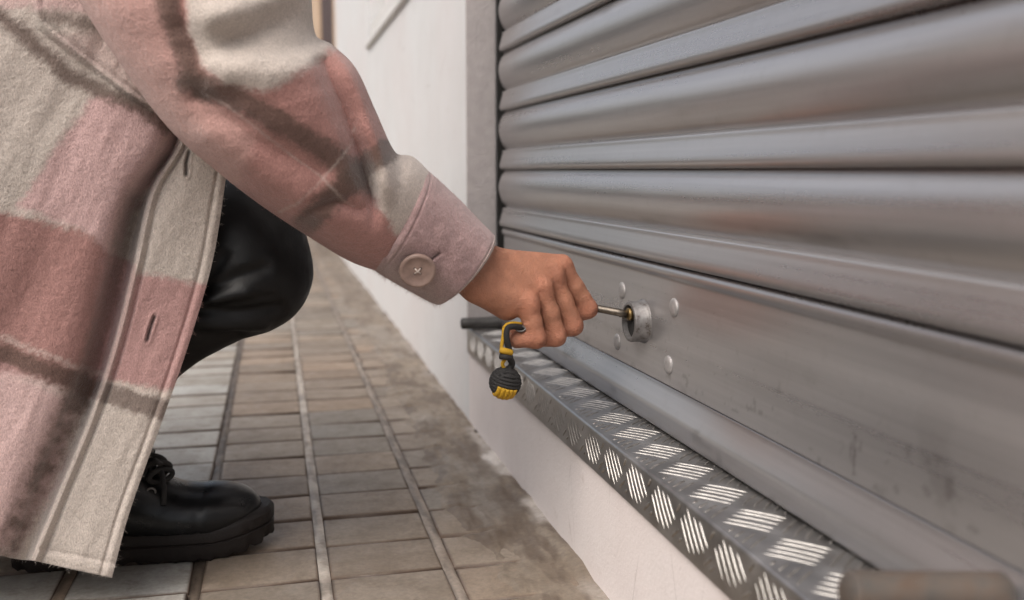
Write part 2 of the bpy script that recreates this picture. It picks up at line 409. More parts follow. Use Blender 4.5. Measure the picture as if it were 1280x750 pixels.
    o = mk('cement_smear', V, grid_faces(len(xs), len(ys)), M['tile'], col=c.reshape(-1, 3)); tag(o, kind='structure')
pavement()

# ------------------------------------------------------------------ the white building
XW, YE = .345, 1.80
bld = empty('building', (XW, YE, 0), 'white plastered building front with a roller shutter opening and a small window', 'building')
def wall_sheet():
    mb = MB()
    mb.box((XW, YE + .047 * 0 + .0, 0 - .1), (XW + .5, 5.54, .9))           # below the window line
    mb.box((XW, YE, .9), (XW + .5, 2.15, 3.4)); mb.box((XW, 3.65, .9), (XW + .5, 5.54, 3.4)); mb.box((XW, 2.15, 1.75), (XW + .5, 3.65, 3.4))
    mb.box((XW, -2.5, -.1), (XW + .5, -.9, 3.4)); mb.box((XW, -.9, 2.35), (XW + .5, YE, 3.4))
    return mb.build('wall', M['plaster'], bld)
wall_sheet()
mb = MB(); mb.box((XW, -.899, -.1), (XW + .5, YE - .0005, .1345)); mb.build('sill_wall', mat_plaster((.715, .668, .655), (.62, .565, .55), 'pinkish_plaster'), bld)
mb = MB(); mb.box((XW - .0035, YE - .004, .19), (XW + .052, YE + .001, 2.35)); bevel(mb.build('jamb', M['jamb'], bld), .003, 3)
mb = MB(); mb.box((XW + .40, -.9, .13), (XW + .48, YE, 2.35)); mb.build('dark_interior', M['dark'], bld)
# window of the white wall
mb = MB(); zs = .93
mb.box((XW + .004, 2.16, zs - .002), (XW + .11, 3.63, zs + .055)); mb.box((XW + .05, 3.55, zs + .10), (XW + .11, 3.63, 1.74)); mb.box((XW + .05, 2.16, zs + .10), (XW + .11, 2.24, 1.74)); mb.box((XW + .05, 2.24, 1.66), (XW + .11, 3.55, 1.74)); mb.box((XW + .05, 2.86, zs + .10), (XW + .11, 2.94, 1.66))
win = bevel(mb.build('window', M['frame'], bld), .006)
mb = MB(); mb.box((XW - .012, 2.12, zs - .030), (XW + .11, 3.69, zs - .004)); bevel(mb.build('sill', M['frame'], win), .008)
mb = MB(); mb.box((XW + .075, 2.2, zs + .08), (XW + .085, 3.6, 1.70)); mb.build('pane', M['greyglass'], win)
# next building down the street
nb = empty('neighbouring_building', (.36, 5.6, 0), 'tan house front with a dark brown timber door beyond the white wall', 'building')
mb = MB(); mb.box((.352, 5.56, .42), (1.2, 5.86, 3.6)); mb.box((.352, 7.55, .42), (1.2, 16, 3.6)); mb.box((.352, 5.86, 2.5), (1.2, 7.55, 3.6)); mb.build('wall', M['tanwall'], nb)
mb = MB(); mb.box((.349, 5.56, -.1), (1.2, 5.86, .42)); mb.box((.349, 7.55, -.1), (1.2, 16, .42)); mb.build('plinth', M['plinth'], nb)
mb = MB(); mb.box((.375, 5.86, -.1), (.45, 7.55, 2.5))
for k in range(6): mb.box((.366, 5.90 + k * .275, .1), (.377, 6.12 + k * .275, 2.4))
mb.build('door', M['brownwood'], nb)

# houses across the street, added out of view to shape the shutter's reflections
ob = empty('added_opposite_house', (-7.6, 4, -.14), 'beige rendered house row added out of view across the street for the shutter to reflect', 'house')
mb = MB(); mb.box((-12, -14, -.2), (-7.6, 11, 5.2)); mb.build('wall', plain('beige_render', (.40, .32, .265), .9, 0, .12, 3, .2, .004), ob)
mb = MB()
for k in range(6):
    for z0, z1 in ((.7, 2.3), (3.2, 4.5)):
        mb = MB(); mb.box((-7.66, -12.5 + k * 3.8, z0), (-7.56, -11.2 + k * 3.8, z1)); mb.build('window', M['greyglass'], ob)
mb = MB(); mb.box((-12.2, -14.2, 5.2), (-7.3, 11.2, 5.38)); mb.build('cornice', M['kerbstone'], ob)

# ------------------------------------------------------------------ tread plate threshold
def tread():
    xf, zt, zb, xb, ya, yb = .340, .1833, .1355, .4235, -.4, 1.792
    P = [(xf + .0035, zb)]; P = [(xf, zb), (xf, zt - .0032)] + [(xf + .0032 - .0032 * math.cos(a), zt - .0032 + .0032 * math.sin(a)) for a in (.4, .8, 1.2)] + [(xf + .0032, zt), (xb, zt), (xb, zt - .003), (xf + .0038, zt - .0042), (xf + .003, zb)]
    ys = np.linspace(ya, yb, 60); V = [(p[0] + .0006 * math.sin(y * 9 + p[1] * 40), y, p[1]) for p in P for y in ys]
    n = len(ys); k = len(P); F = [(i*n + j, i*n + j + 1, ((i+1) % k)*n + j + 1, ((i+1) % k)*n + j) for i in range(k) for j in range(n - 1)]
    F += [tuple(i*n for i in range(k)), tuple(i*n + n - 1 for i in range(k))[::-1]]
    mb = MB(); mb.add(V, F, 0)
    L, W, H = .0425, .0017, .0012
    def rib(cx, cy, ang, lo, hi, tf):
        ca, sa = math.cos(ang), math.sin(ang); ts = np.linspace(-1, 1, 11); q = []
        ok = [t for t in ts if lo <= cx + t * L / 2 * ca <= hi]
        if len(ok) < 3: return
        ts = np.linspace(ok[0], ok[-1], 9)
        for i, t in enumerate(ts):
            s_ = math.sqrt(max(0.03, 1 - (2 * i / 8 - 1) ** 4)); bow = .0016 * (1 - t * t)
            px = cx + t * L / 2 * ca - bow * sa; py = cy + t * L / 2 * sa + bow * ca
            for k2 in range(7):
                a = math.pi * k2 / 6; u = W * s_ * math.cos(a); h = H * s_ * math.sin(a) - .0002
                q.append(tf(px - u * sa, py + u * ca, h))
        m = 7; mb.add(q, [(i*m + j, i*m + j + 1, (i+1)*m + j + 1, (i+1)*m + j) for i in range(8) for j in range(m - 1)], 1)
    top = lambda x, y, h: (x, y, zt + h)
    front = lambda x, y, h: (xf - h, y, zt - (xf - x))
    for tf, lo, hi in ((top, xf + .004, xb - .001), (front, xf - (zt - zb) + .005, xf - .0035)):
        for i in range(-2, 3):
            for j in range(-16, 18):
                for typ in (0, 1):
                    cx = .378 + .070 * i + .035 * typ - (.024 if tf is front else 0); cy = .655 + .070 * j + .035 * typ
                    if not (ya + .03 < cy < yb - .02): continue
                    ang = R(-48) if typ == 0 else R(42)
                    for q in range(5):
                        d = (q - 2) * .0094; jt = rng.normal(0, .0004)
                        rib(cx - math.sin(ang) * d + jt, cy + math.cos(ang) * d + jt, ang, lo, hi, tf)
    o = mb.build('threshold_plate', [M['tread'], M['rib']], None, True, loc=(xf, 1.0, zb)); shade_auto(o, 40)
    tag(o, 'aluminium tread plate with raised five bar pattern folded over the white sill below the shutter', 'tread plate')
tread()

# ------------------------------------------------------------------ roller shutter
SH = empty('roller_shutter', (.41, 1.0, .1833), 'grey painted metal roller shutter with curved slats, riveted lock panel and bottom rail', 'roller shutter')
SLOPE = .0150
def extrude(name, prof, ys, mat, parent, wob=.0, zr=None, dirt=None):
    prof = np.array(prof); n = len(ys); k = len(prof)
    O = prof[:, 0][:, None] + 0 * ys[None, :]; Zz = prof[:, 1][:, None] + 0 * ys[None, :]; Y = ys[None, :] + 0 * O
    if wob: O = O + wob * fbm(Y * 3.1, Zz * 7, o=3); Zz = Zz + wob * .7 * fbm(Y * 2.3 + 9, Zz * 4, o=2)
    V = np.stack([O - SLOPE * Y, Y, Zz], -1).reshape(-1, 3)
    a = {'dirt': (dirt(Y, Zz) if dirt else Y * 0).reshape(-1)}
    return mk(name, V, grid_faces(k, n), mat, parent, attr=a)
def slats():
    prof = []; base = .3688; pitch = .1030
    for k in range(0, 19):
        z0 = base + k * pitch
        bead = [(.4330, .0006), (.4262, .0000), (.4232, .0016), (.4218, .0050), (.4216, .0085), (.4228, .0130), (.4246, .0200), (.4264, .0270), (.4272, .0305), (.4270, .0326), (.4276, .0340), (.4300, .0349), (.4336, .0356), (.4340, .0364)]
        prof += [(o_, z0 + z_) for o_, z_ in bead]
        for a in np.linspace(0.06, 1, 13):
            zz = .0362 + a * (.1000 - .0362); h = math.sin(math.pi * (a ** 1.15)) ** .66 if a < .99 else .12
            prof.append((.4332 - .0128 * h - .0006 * a, z0 + zz))
        prof.append((.4300, z0 + .1022)); prof.append((.4335, z0 + .1026))
    prof = [p for p in prof if p[1] < 2.33]
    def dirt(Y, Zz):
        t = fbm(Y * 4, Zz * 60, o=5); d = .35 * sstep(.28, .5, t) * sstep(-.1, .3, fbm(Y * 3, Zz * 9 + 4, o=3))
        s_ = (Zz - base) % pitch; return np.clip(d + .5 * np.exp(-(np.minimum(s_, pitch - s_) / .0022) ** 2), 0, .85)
    ys = np.concatenate([np.linspace(-.85, .3, 20), np.linspace(.32, 1.762, 300)])
    o = extrude('slat_curtain', prof, ys, M['shutter'], SH, .0011, dirt=dirt)
    m = o.modifiers.new('solid', 'SOLIDIFY'); m.thickness = .0012; m.offset = 1 if False else -1
slats()
PO = .4300
def panel():
    zs = np.concatenate([[.3672], np.arange(.3655, .352, -.0018), np.arange(.350, .2335, -.0022)])
    prof = []
    for z in zs:
        o_ = PO
        if z > .353: o_ = PO - .0042 * math.sin(math.pi * min(1, (.3672 - z) / .0142)) ** .8
        prof.append((o_, z))
    def dirt(Y, Zz):
        q = np.zeros_like(Y)
        for y0, z0, z1, wd, st in ((.652, .272, .222 + .02, .0016, .75), (.657, .265, .250, .0009, .6), (.668, .262, .254, .0016, .5), (.615, .245, .235, .004, .25), (.56, .285, .28, .003, .25)):
            d = np.hypot((Y - y0 - .002 * vnoise(Zz * 260, Y * 0)) / 1.0, np.maximum(0, np.maximum(Zz - z0, z1 - Zz)))
            q = np.maximum(q, st * np.exp(-(d / wd) ** 2) * sstep(-.4, .3, fbm(Y * 300, Zz * 150, o=3)))
        cl = sstep(.32, .48, fbm(Y * 18, Zz * 26, o=5)) * .2 + .3 * sstep(.42, .5, fbm(Y * 90, Zz * 110, o=3))
        lock = np.hypot(Y - 1.073, (Zz - .2957)); q = np.maximum(q, .45 * np.exp(-((lock - .022) / .006) ** 2) * sstep(-.2, .3, fbm(Y * 60, Zz * 60, o=3)))
        return np.clip(np.maximum(q, cl * sstep(.24, .33, .58 - Zz)), 0, .9)
    ys = np.concatenate([np.linspace(-.85, .40, 12), np.arange(.41, 1.762, .0026)])
    extrude('bottom_panel', prof, ys, M['shutter'], SH, .0009, dirt=dirt)
    rail = [(PO + .0005, .2345), (PO - .0006, .2338), (PO - .0010, .2328), (.4268, .2285), (.4225, .2200), (.4190, .2135), (.4176, .2106), (.4171, .2085), (.4174, .2060), (.4184, .2010), (.4200, .1940), (.4214, .1880), (.4232, .1858), (.428, .1855)]
    def d2(Y, Zz): return .6 * np.exp(-((Zz - .2338) / .0016) ** 2) + .35 * sstep(.3, .5, fbm(Y * 20, Zz * 60, o=4))
    extrude('bottom_rail', rail, np.concatenate([np.linspace(-.85, .35, 12), np.linspace(.36, 1.762, 240)]), M['shutter'], SH, .0007, dirt=d2)
    xp = lambda y: PO - SLOPE * y
    nrm = np.array([-1, -SLOPE, 0])
    for y, z in ((1.132, .3235), (.976, .3235), (1.146, .2572), (.988, .2585)):
        y = y * 1.017; c = (xp(y) + .0005, y, z)
        mb = MB(); mb.lathe(c, nrm, [(.0105, 0), (.0105, .0009), (.0100, .0018), (.0084, .0027), (.0055, .0033), (.002, .0035)], 24)
        o = mb.build('bolt', M['bolt'], SH, True); shade_auto(o, 50)
    y, z = 1.082, .2957; c = np.array((xp(y) + .001, y, z))
    mb = MB(); mb.lathe(c, nrm, [(.0262, 0), (.0260, .0012), (.0248, .0022), (.0240, .0030), (.0237, .0165), (.0230, .0185), (.0214, .0192), (.0196, .0190), (.0190, .0130)], 40)
    lk = mb.build('lock', M['lock'], SH, True); shade_auto(lk, 45)
    mb = MB(); mb.lathe(c, nrm, [(.0194, .0120), (.0190, .0132), (.0002, .0134)], 32); mb.build('recess', M['dark'], lk)
    kc = c + np.array([0, .002, .0085])
    mb = MB(); mb.lathe(kc, nrm, [(.0075, .012), (.0075, .0188), (.0064, .0198), (.001, .0199)], 24); mb.build('keyway', M['brass'], lk, True)
    return c
LC = panel()
mb = MB(); mb.box((.3975, 1.790, .186), (.60, 1.7955, 2.34)); mb.build('guide_void', M['dark'], SH)  # near-black sheet standing for the unlit void beside the slat ends

# ------------------------------------------------------------------ steel bars lying across both ends of the tread plate
def bar(name, A, B, r, mat, label, foot=None):
    A = np.array(A); B = np.array(B); t = np.linspace(0, 1, 12); P = A + (B - A) * t[:, None]
    rr = np.full(12, r); rr[0] = r * .72; rr[-1] = r * .78
    P[1] = A + (B - A) * .03; P[-2] = B - (B - A) * .03
    mb = MB(); mb.tube(P, rr, 20)
    if foot: mb.box(*foot)
    o = mb.build(name, mat, None, True, loc=tuple(A)); shade_auto(o, 50); tag(o, label, 'steel bar', 'steel bars across the ends of the tread plate'); return o
a = onY(1058, 716, .485); b = onY(1259, 717, .475); a[2] -= .013; b[2] -= .013
bar('steel_bar', a, b, .0135, M['rust'], 'rusty worn steel bar lying across the near end of the tread plate', ((a[0] + .035, .474, .1842), (a[0] + .065, .492, a[2] - .003)))
bar('steel_bar', (.322, 1.755, .1948), (.404, 1.755, .1948), .0105, M['barsteel'], 'dark grey steel bar lying across the far end of the tread plate behind the hand')

# ------------------------------------------------------------------ the person
PERS = (-.30, 1.25, 0.0)
def build_person():
    # hand in fine detail
    h = .0011
    W = lambda px, py, y: onY(px, py, y)
    wr = W(606, 328, 1.086); wu = W(592, 350, 1.064); fr = W(520, 268, 1.075); fu = W(505, 292, 1.055)
    mcp = [W(702, 333, 1.100), W(691, 346, 1.087), W(677, 361, 1.073), W(660, 380, 1.059)]
    pip = [W(735, 386, 1.101), W(716, 407, 1.087), W(695, 420, 1.072), W(670, 423, 1.057)]
    dip = [W(706, 399, 1.110), W(688, 413, 1.095), W(668, 424, 1.079), W(646, 424, 1.063)]
    tip = [W(690, 383, 1.106), W(676, 400, 1.092), W(658, 412, 1.079), W(643, 414, 1.070)]
    pts = np.array([wr, wu, fr, fu] + mcp + pip + dip + tip); lo = pts.min(0) - .03; hi = pts.max(0) + .035
    G = lattice(lo, hi, h)
    d = cap(G, fr, wr, .026, .0195); d = smin(d, cap(G, fu, wu, .026, .0190), .015)
    rm = [.0125, .0125, .0120, .0120]; src = [wr, wr * .65 + wu * .35, wr * .35 + wu * .65, wu]; rs = [.0170, .0165, .0165, .0165]
    palm = None
    for k in range(4):
        c = cap(G, src[k], mcp[k], rs[k], rm[k]); palm = c if palm is None else smin(palm, c, .011)
    d = smin(d, palm, .012)
    hyp = cap(G, W(600, 362, 1.064), W(634, 384, 1.068), .0165, .0150); d = smin(d, hyp, .010)
    d = smin(d, cap(G, W(630, 350, 1.085), W(672, 375, 1.085), .015, .014), .008)
    # tendons and knuckle heads
    for k in range(4):
        t = cap(G, src[k] + np.array([0, -.002, .0135]) * (1 if k < 3 else .6), mcp[k] + np.array([0, -.002, .0095]), .0022, .0034); d = smin(d, t, .0045)
        d = smin(d, np.linalg.norm(G - (mcp[k] + np.array([.002, -.003, .0028])), axis=-1) - rm[k] * .62, .008)
    # thumb on the far side, pressing the key
    th = smin(cap(G, W(622, 338, 1.10), W(668, 356, 1.121), .017, .0135), cap(G, W(668, 356, 1.121), W(706, 376, 1.122), .0128, .0108), .008)
    th = smin(th, cap(G, W(706, 376, 1.122), W(728, 385, 1.114), .0104, .0085), .006); d = smin(d, th, .008)
    # fingers: separate, creased against each other
    rp = [.0114, .0120, .0118, .0112]; rd = [.0098, .0100, .0098, .0095]
    fing = None
    for k in range(4):
        mid = (mcp[k] + pip[k]) / 2
        f = smin(cap(G, mcp[k] * .8 + pip[k] * .2, mid, rm[k] * .90, rp[k] * .97), cap(G, mid, pip[k], rp[k] * .97, rp[k]), .004)
        f = smin(f, cap(G, pip[k], dip[k], rp[k] * .98, rd[k]), .0035)
        f = smin(f, cap(G, dip[k], tip[k], rd[k], rd[k] * .86), .003)
        fing = f if fing is None else smin(fing, f, .0020)
    d = smin(d, fing, .0075)
    # cuts: creases at the curl of the little finger and flexion lines
    for P0, P1, r in ((W(651, 394, 1.042), W(657, 402, 1.05), .0022), (W(640, 401, 1.048), W(652, 402, 1.052), .0024)):
        d = -smin(-d, cap(G, P0, P1, r, r), .003)
    V, F = snets(d, lo, h)
    e1 = V[F[:, 1]] - V[F[:, 0]]; e2 = V[F[:, 3]] - V[F[:, 0]]; fn = np.cross(e1, e2); nr = np.zeros_like(V)
    for k in range(4): np.add.at(nr, F[:, k], fn)
    nr /= np.linalg.norm(nr, axis=1)[:, None] + 1e-12
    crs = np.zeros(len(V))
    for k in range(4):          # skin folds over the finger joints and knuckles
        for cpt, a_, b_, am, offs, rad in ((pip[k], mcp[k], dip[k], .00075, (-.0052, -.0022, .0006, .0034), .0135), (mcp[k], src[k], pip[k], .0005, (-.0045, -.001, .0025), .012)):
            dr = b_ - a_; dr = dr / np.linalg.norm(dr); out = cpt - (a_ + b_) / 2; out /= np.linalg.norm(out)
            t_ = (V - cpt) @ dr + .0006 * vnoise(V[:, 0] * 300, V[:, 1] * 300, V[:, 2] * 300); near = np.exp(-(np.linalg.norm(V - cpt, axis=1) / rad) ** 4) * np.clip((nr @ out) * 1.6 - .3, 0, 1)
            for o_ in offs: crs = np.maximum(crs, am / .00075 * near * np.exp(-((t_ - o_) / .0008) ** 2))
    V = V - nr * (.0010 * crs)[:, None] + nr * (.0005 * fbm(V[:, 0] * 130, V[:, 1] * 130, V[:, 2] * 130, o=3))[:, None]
    # skin colour: redder over knuckles and finger ends, browner back of the hand
    base = np.array([.405, .186, .115]); red = np.array([.44, .155, .098]); dk = np.array([.31, .125, .076])
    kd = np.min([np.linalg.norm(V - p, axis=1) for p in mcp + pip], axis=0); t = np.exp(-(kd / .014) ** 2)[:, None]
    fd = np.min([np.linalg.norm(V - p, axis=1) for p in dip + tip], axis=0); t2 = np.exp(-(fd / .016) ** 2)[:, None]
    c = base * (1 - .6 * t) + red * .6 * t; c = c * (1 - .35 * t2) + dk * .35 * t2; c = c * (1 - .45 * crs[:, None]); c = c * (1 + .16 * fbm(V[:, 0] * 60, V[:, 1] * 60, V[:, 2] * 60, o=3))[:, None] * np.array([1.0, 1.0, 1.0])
    # rest of the body, inside the clothes, and head
    hb = .011
    hip, kn, an = np.array([-.44, 1.24, .37]), W(322, 342, 1.195), np.array([-.22, 1.255, .13])
    hipL, knL, anL = np.array([-.44, 1.40, .37]), np.array([-.12, 1.45, .30]), np.array([-.36, 1.42, .14])
    sh, shL, el = np.array([-.30, 1.12, .84]), np.array([-.28, 1.48, .84]), W(240, 70, 1.02)
    nk, hd = np.array([-.22, 1.30, .93]), np.array([-.15, 1.30, 1.09])
    lo2 = np.array([-.68, .96, .02]); hi2 = np.array([.30, 1.62, 1.30]); G = lattice(lo2, hi2, hb)
    b = cap(G, (-.46, 1.32, .38), (-.34, 1.31, .78), .14, .13); b = smin(b, cap(G, sh, shL, .065, .065), .05)
    b = smin(b, cap(G, (-.27, 1.30, .86), hd - (0.01, 0, .07), .055, .05), .03)
    for a_, b_, ra, rb in ((hip, kn, .085, .052), (kn, W(150, 432, 1.20), .045, .036), (W(150, 432, 1.20), an, .036, .030), (hipL, knL, .085, .052), (knL, anL, .05, .036), (sh, W(205, -240, 1.045), .05, .046), (W(205, -240, 1.045), el, .046, .040), (el, fr * .7 + el * .3, .038, .034),
                           (fr * .7 + el * .3, wr * .5 + wu * .5 + (fr - wr) * .35, .034, .024), (shL, (-.12, 1.56, .60), .048, .038), ((-.12, 1.56, .60), (.08, 1.48, .42), .038, .026), ((.08, 1.48, .42), (.16, 1.46, .39), .024, .018),
                           (an, an + (.07, 0, -.07), .028, .02), (anL, anL + (.07, 0, -.07), .028, .02)):
        b = smin(b, cap(G, a_, b_, ra, rb), .025)
    hdv = smin(ell(G, hd + (0, 0, .02), (.092, .074, .105)), ell(G, hd + (.035, 0, -.055), (.058, .050, .060)), .03)
    hdv = smin(hdv, cap(G, hd + (.088, 0, .012), hd + (.106, 0, -.022), .008, .013), .012)
    for s_ in (-1, 1):
        hdv = smin(hdv, ell(G, hd + (-.005, s_ * .076, -.005), (.020, .010, .032)), .006)
        hdv = -smin(-hdv, np.linalg.norm(G - (hd + (.092, s_ * .032, .012)), axis=-1) - .012, .012)
    b = smin(b, hdv, .02)
    V2, F2 = snets(b, lo2, hb); c2 = np.tile(base, (len(V2), 1))
    me_v = np.concatenate([V, V2]); me_f = np.concatenate([F, F2 + len(V)])
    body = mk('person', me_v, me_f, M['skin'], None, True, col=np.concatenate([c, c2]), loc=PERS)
    tag(body, 'crouching person in pink checked wool coat and black boots, fist turning a key', 'person')
    # hair
    G = lattice(hd - .17, hd + .17, .008)
    hr = ell(G, hd + (-.016, 0, .035), (.103, .088, .108)); hr = smin(hr, ell(G, hd + (-.09, 0, -.01), (.06, .07, .09)), .03)
    hr = np.maximum(hr, -(ell(G, hd + (.07, 0, -.045), (.10, .075, .105))))
    Vh, Fh = snets(hr, hd - .17, .008); mk('hair', Vh, Fh, M['hair'], body)
    # trousers: both legs, leather creases at the knee
    ht = .006
    lo3 = np.array([-.60, 1.04, .07]); hi3 = np.array([.10, 1.56, .52]); G = lattice(lo3, hi3, ht)
    kn0 = W(312, 338, 1.19); s1 = W(150, 432, 1.20)
    t = smin(cap(G, hip + (0, .03, 0), kn0, .095, .0695), cap(G, kn0, s1, .0665, .058), .02); t = smin(t, cap(G, s1, an + (0, 0, .02), .06, .045), .04)
    t = smin(t, cap(G, hip + (0, .05, .04), W(298, 290, 1.20), .085, .066), .03); t = smin(t, cap(G, hip + (0, .03, 0), hipL, .11, .12), .04); t = smin(t, cap(G, hipL, knL, .115, .068), .03); t = smin(t, cap(G, knL, anL, .065, .045), .02)
    Vt, Ft = snets(t, lo3, ht)
    q = Vt - kn0; pxy = Vt - CAM; u = 640 + FPX * (pxy @ rt) / (pxy @ fw); v = 375 - FPX * (pxy @ upv) / (pxy @ fw)
    nr = np.zeros_like(Vt); e1 = Vt[Ft[:, 1]] - Vt[Ft[:, 0]]; e2 = Vt[Ft[:, 3]] - Vt[Ft[:, 0]]; fn = np.cross(e1, e2)
    for k in range(4): np.add.at(nr, Ft[:, k], fn)
    nr /= np.linalg.norm(nr, axis=1)[:, None] + 1e-9
    near = (Vt[:, 1] < 1.19)
    disp = np.zeros(len(Vt))
    for poly, am, sg in (([(240, 372), (290, 348), (330, 335)], -.007, 7), ([(245, 388), (290, 392), (350, 385)], -.008, 6), ([(245, 378), (275, 372), (310, 366)], .007, 7), ([(240, 402), (285, 408), (330, 405)], .006, 7), ([(250, 360), (268, 340), (280, 320)], -.006, 6), ([(262, 385), (300, 378), (340, 372)], -.004, 5), ([(255, 420), (300, 418)], -.004, 6)):
        disp += am * np.exp(-(segd(u, v, poly) / sg) ** 2)
    Vt = Vt + nr * (disp * near)[:, None] + nr * (.0022 * fbm(Vt[:, 0] * 18, Vt[:, 2] * 18, Vt[:, 1] * 18, o=3))[:, None]
    tr = mk('trousers', Vt, Ft, M['trousers'], body)
    m = tr.modifiers.new('sub', 'SUBSURF'); m.levels = 1; m.render_levels = 1
    return body
BODY = build_person()

def boots(parent):
    proto = None
    def outline(u):     # half widths along the foot, u from heel 0 to toe 1
        return np.interp(u, [0, .04, .12, .30, .45, .62, .76, .88, .95, .985, 1], [.008, .026, .035, .036, .037, .044, .0485, .045, .034, .020, .004])
    def one(ox, oy, L, ang):
        ca, sa = math.cos(ang), math.sin(ang)
        T = lambda x, y, z: (ox + x * ca - y * sa, oy + x * sa + y * ca, z)
        us = np.concatenate([np.linspace(0, .1, 8), np.linspace(.13, .86, 34), np.linspace(.88, 1, 14)])
        # sole: outline rings with lugs, toe spring
        spring = lambda u: .013 * sstep(.70, 1.0, u) ** 1.4
        zl = [(.000, -.003), (.004, -.001), (.012, .0), (.020, .0006), (.0215, -.0016), (.024, .0006), (.036, .001), (.0385, -.0004), (.041, -.0035)]
        ring = [(u, 1) for u in us] + [(u, -1) for u in us[::-1]]; n = len(ring); V = []
        for z, grow in zl:
            for (u, s_) in ring:
                hw = outline(u); gr = grow + (.0014 * (1 if math.sin(u * 95) > 0 else -1) if z < .010 else 0)
                e = 1 if .02 < u < .98 else .4
                lift = (.0025 if (z < .001 and math.sin(u * 95) < -.1) else 0)
                V.append(T(u * L + (gr if u > .9 else 0) * 1, s_ * (hw + gr * e), z + spring(u) + lift + (.006 * sstep(.25, 0, u) if z > .03 else 0)))
        F = [(i*n + j, i*n + (j+1) % n, (i+1)*n + (j+1) % n, (i+1)*n + j) for i in range(len(zl) - 1) for j in range(n)]
        F += [tuple(range(n))[::-1], tuple((len(zl)-1)*n + j for j in range(n))]
        sole_v, sole_f = V, F
        # upper via signed distance in foot space
        h = .0035; lo = np.array([-.02, -.07, .03]); hi = np.array([L + .02, .07, .26]); G = lattice(lo, hi, h)
        x = G[..., 0] / L
        c = lambda u, z: np.array([u * L, 0, z])
        d = None
        for u, r, zc in ((.83, .033, .047), (.75, .039, .047), (.65, .040, .047), (.54, .038, .054), (.42, .037, .064), (.30, .036, .074), (.16, .034, .070)):
            e_ = ell(G, c(u, zc), (.038, r * 1.13, .031 if u > .6 else .042)); d = e_ if d is None else smin(d, e_, .026)
        d = smin(d, cap(G, c(.30, .085), c(.20, .24), .042, .044), .03)
        d = smin(d, cap(G, c(.50, .070), c(.34, .13), .030, .030), .02)
        d = np.maximum(d, .036 - G[..., 2] + 0 * x)
        # toe cap seam
        seam = np.abs(G[..., 0] - (.735 * L - 4 * G[..., 1] ** 2)); d = d + .0008 * np.exp(-(seam / .004) ** 2)
        Vu, Fu = snets(d, lo, h); Vu = np.array([T(*p) for p in Vu])
        return T, sole_v, sole_f, Vu, Fu, c, L
    for ox, oy, L, ang in ((-.318, 1.250, .305, R(1.5)), (-.54, 1.44, .30, R(0))):
        T, sv, sf, Vu, Fu, c, L = one(ox, oy, L, ang)
        bt = mk('boot', Vu, Fu, M['boot'], parent); so = mk('sole', sv, sf, M['sole'], bt, True); shade_auto(so, 35)
        mb = MB()
        for k in range(5):
            u = .56 - k * .045; z = .094 + k * .013
            mb.tube([T(u*L, -.026, z - .008), T(u*L + .004, -.012, z + .004), T(u*L + .006, .0, z + .006), T(u*L + .004, .012, z + .004), T(u*L, .026, z - .008)], .0030, 8)
            mb.tube([T(u*L, -.026, z - .008), T(u*L - .006, -.006, z + .008), T(u*L - .012, .012, z + .016)], .0030, 8)
        for ox_, oz_, rr_, tl in ((.555, .112, .0125, .5), (.535, .118, .0135, -.7), (.57, .104, .0105, 1.3)):
            t = np.linspace(0, 2 * math.pi, 18); mb.tube([T(ox_*L + rr_ * math.cos(q + tl) * 1.2, -.014 - .010 * math.sin(q) - .006 * tl, oz_ + rr_ * math.sin(q + tl) * .8) for q in t], .0034, 8, cap=False)
        mb.tube([T(.55*L, -.012, .108), T(.575*L, -.026, .110), T(.585*L, -.036, .092), T(.58*L, -.043, .074)], .0032, 8)
        mb.tube([T(.545*L, -.016, .114), T(.53*L, -.03, .126), T(.555*L, -.036, .128), T(.575*L, -.030, .120)], .0032, 8)
        # bow
        for s_, e_ in ((-1, 1.0), (1, 1.0), (-1, .6)):
            t = np.linspace(0, math.pi * 1.7, 14); P = [T(.475*L + .012 * math.sin(q) * e_ + .010 * q / 3, s_ * (.020 * (1 - math.cos(q)) * .6 + .002), 0.119 + .013 * math.sin(q * .9) * e_ - .004 * q) for q in t]
            mb.tube(P, .0030, 8)
        mb.build('lace', M['blackcord'], bt, True)
        for k in range(3):
            u = .535 - k * .055; z = .088 + k * .018; t = np.linspace(0, 2 * math.pi, 17)
            mb = MB(); mb.tube([T(u*L + .0048 * math.cos(q), -.0330 - .001 * k, z + .0048 * math.sin(q)) for q in t], .0012, 8, cap=False); mb.build('eyelet', M['lock'], bt, True)
boots(BODY)

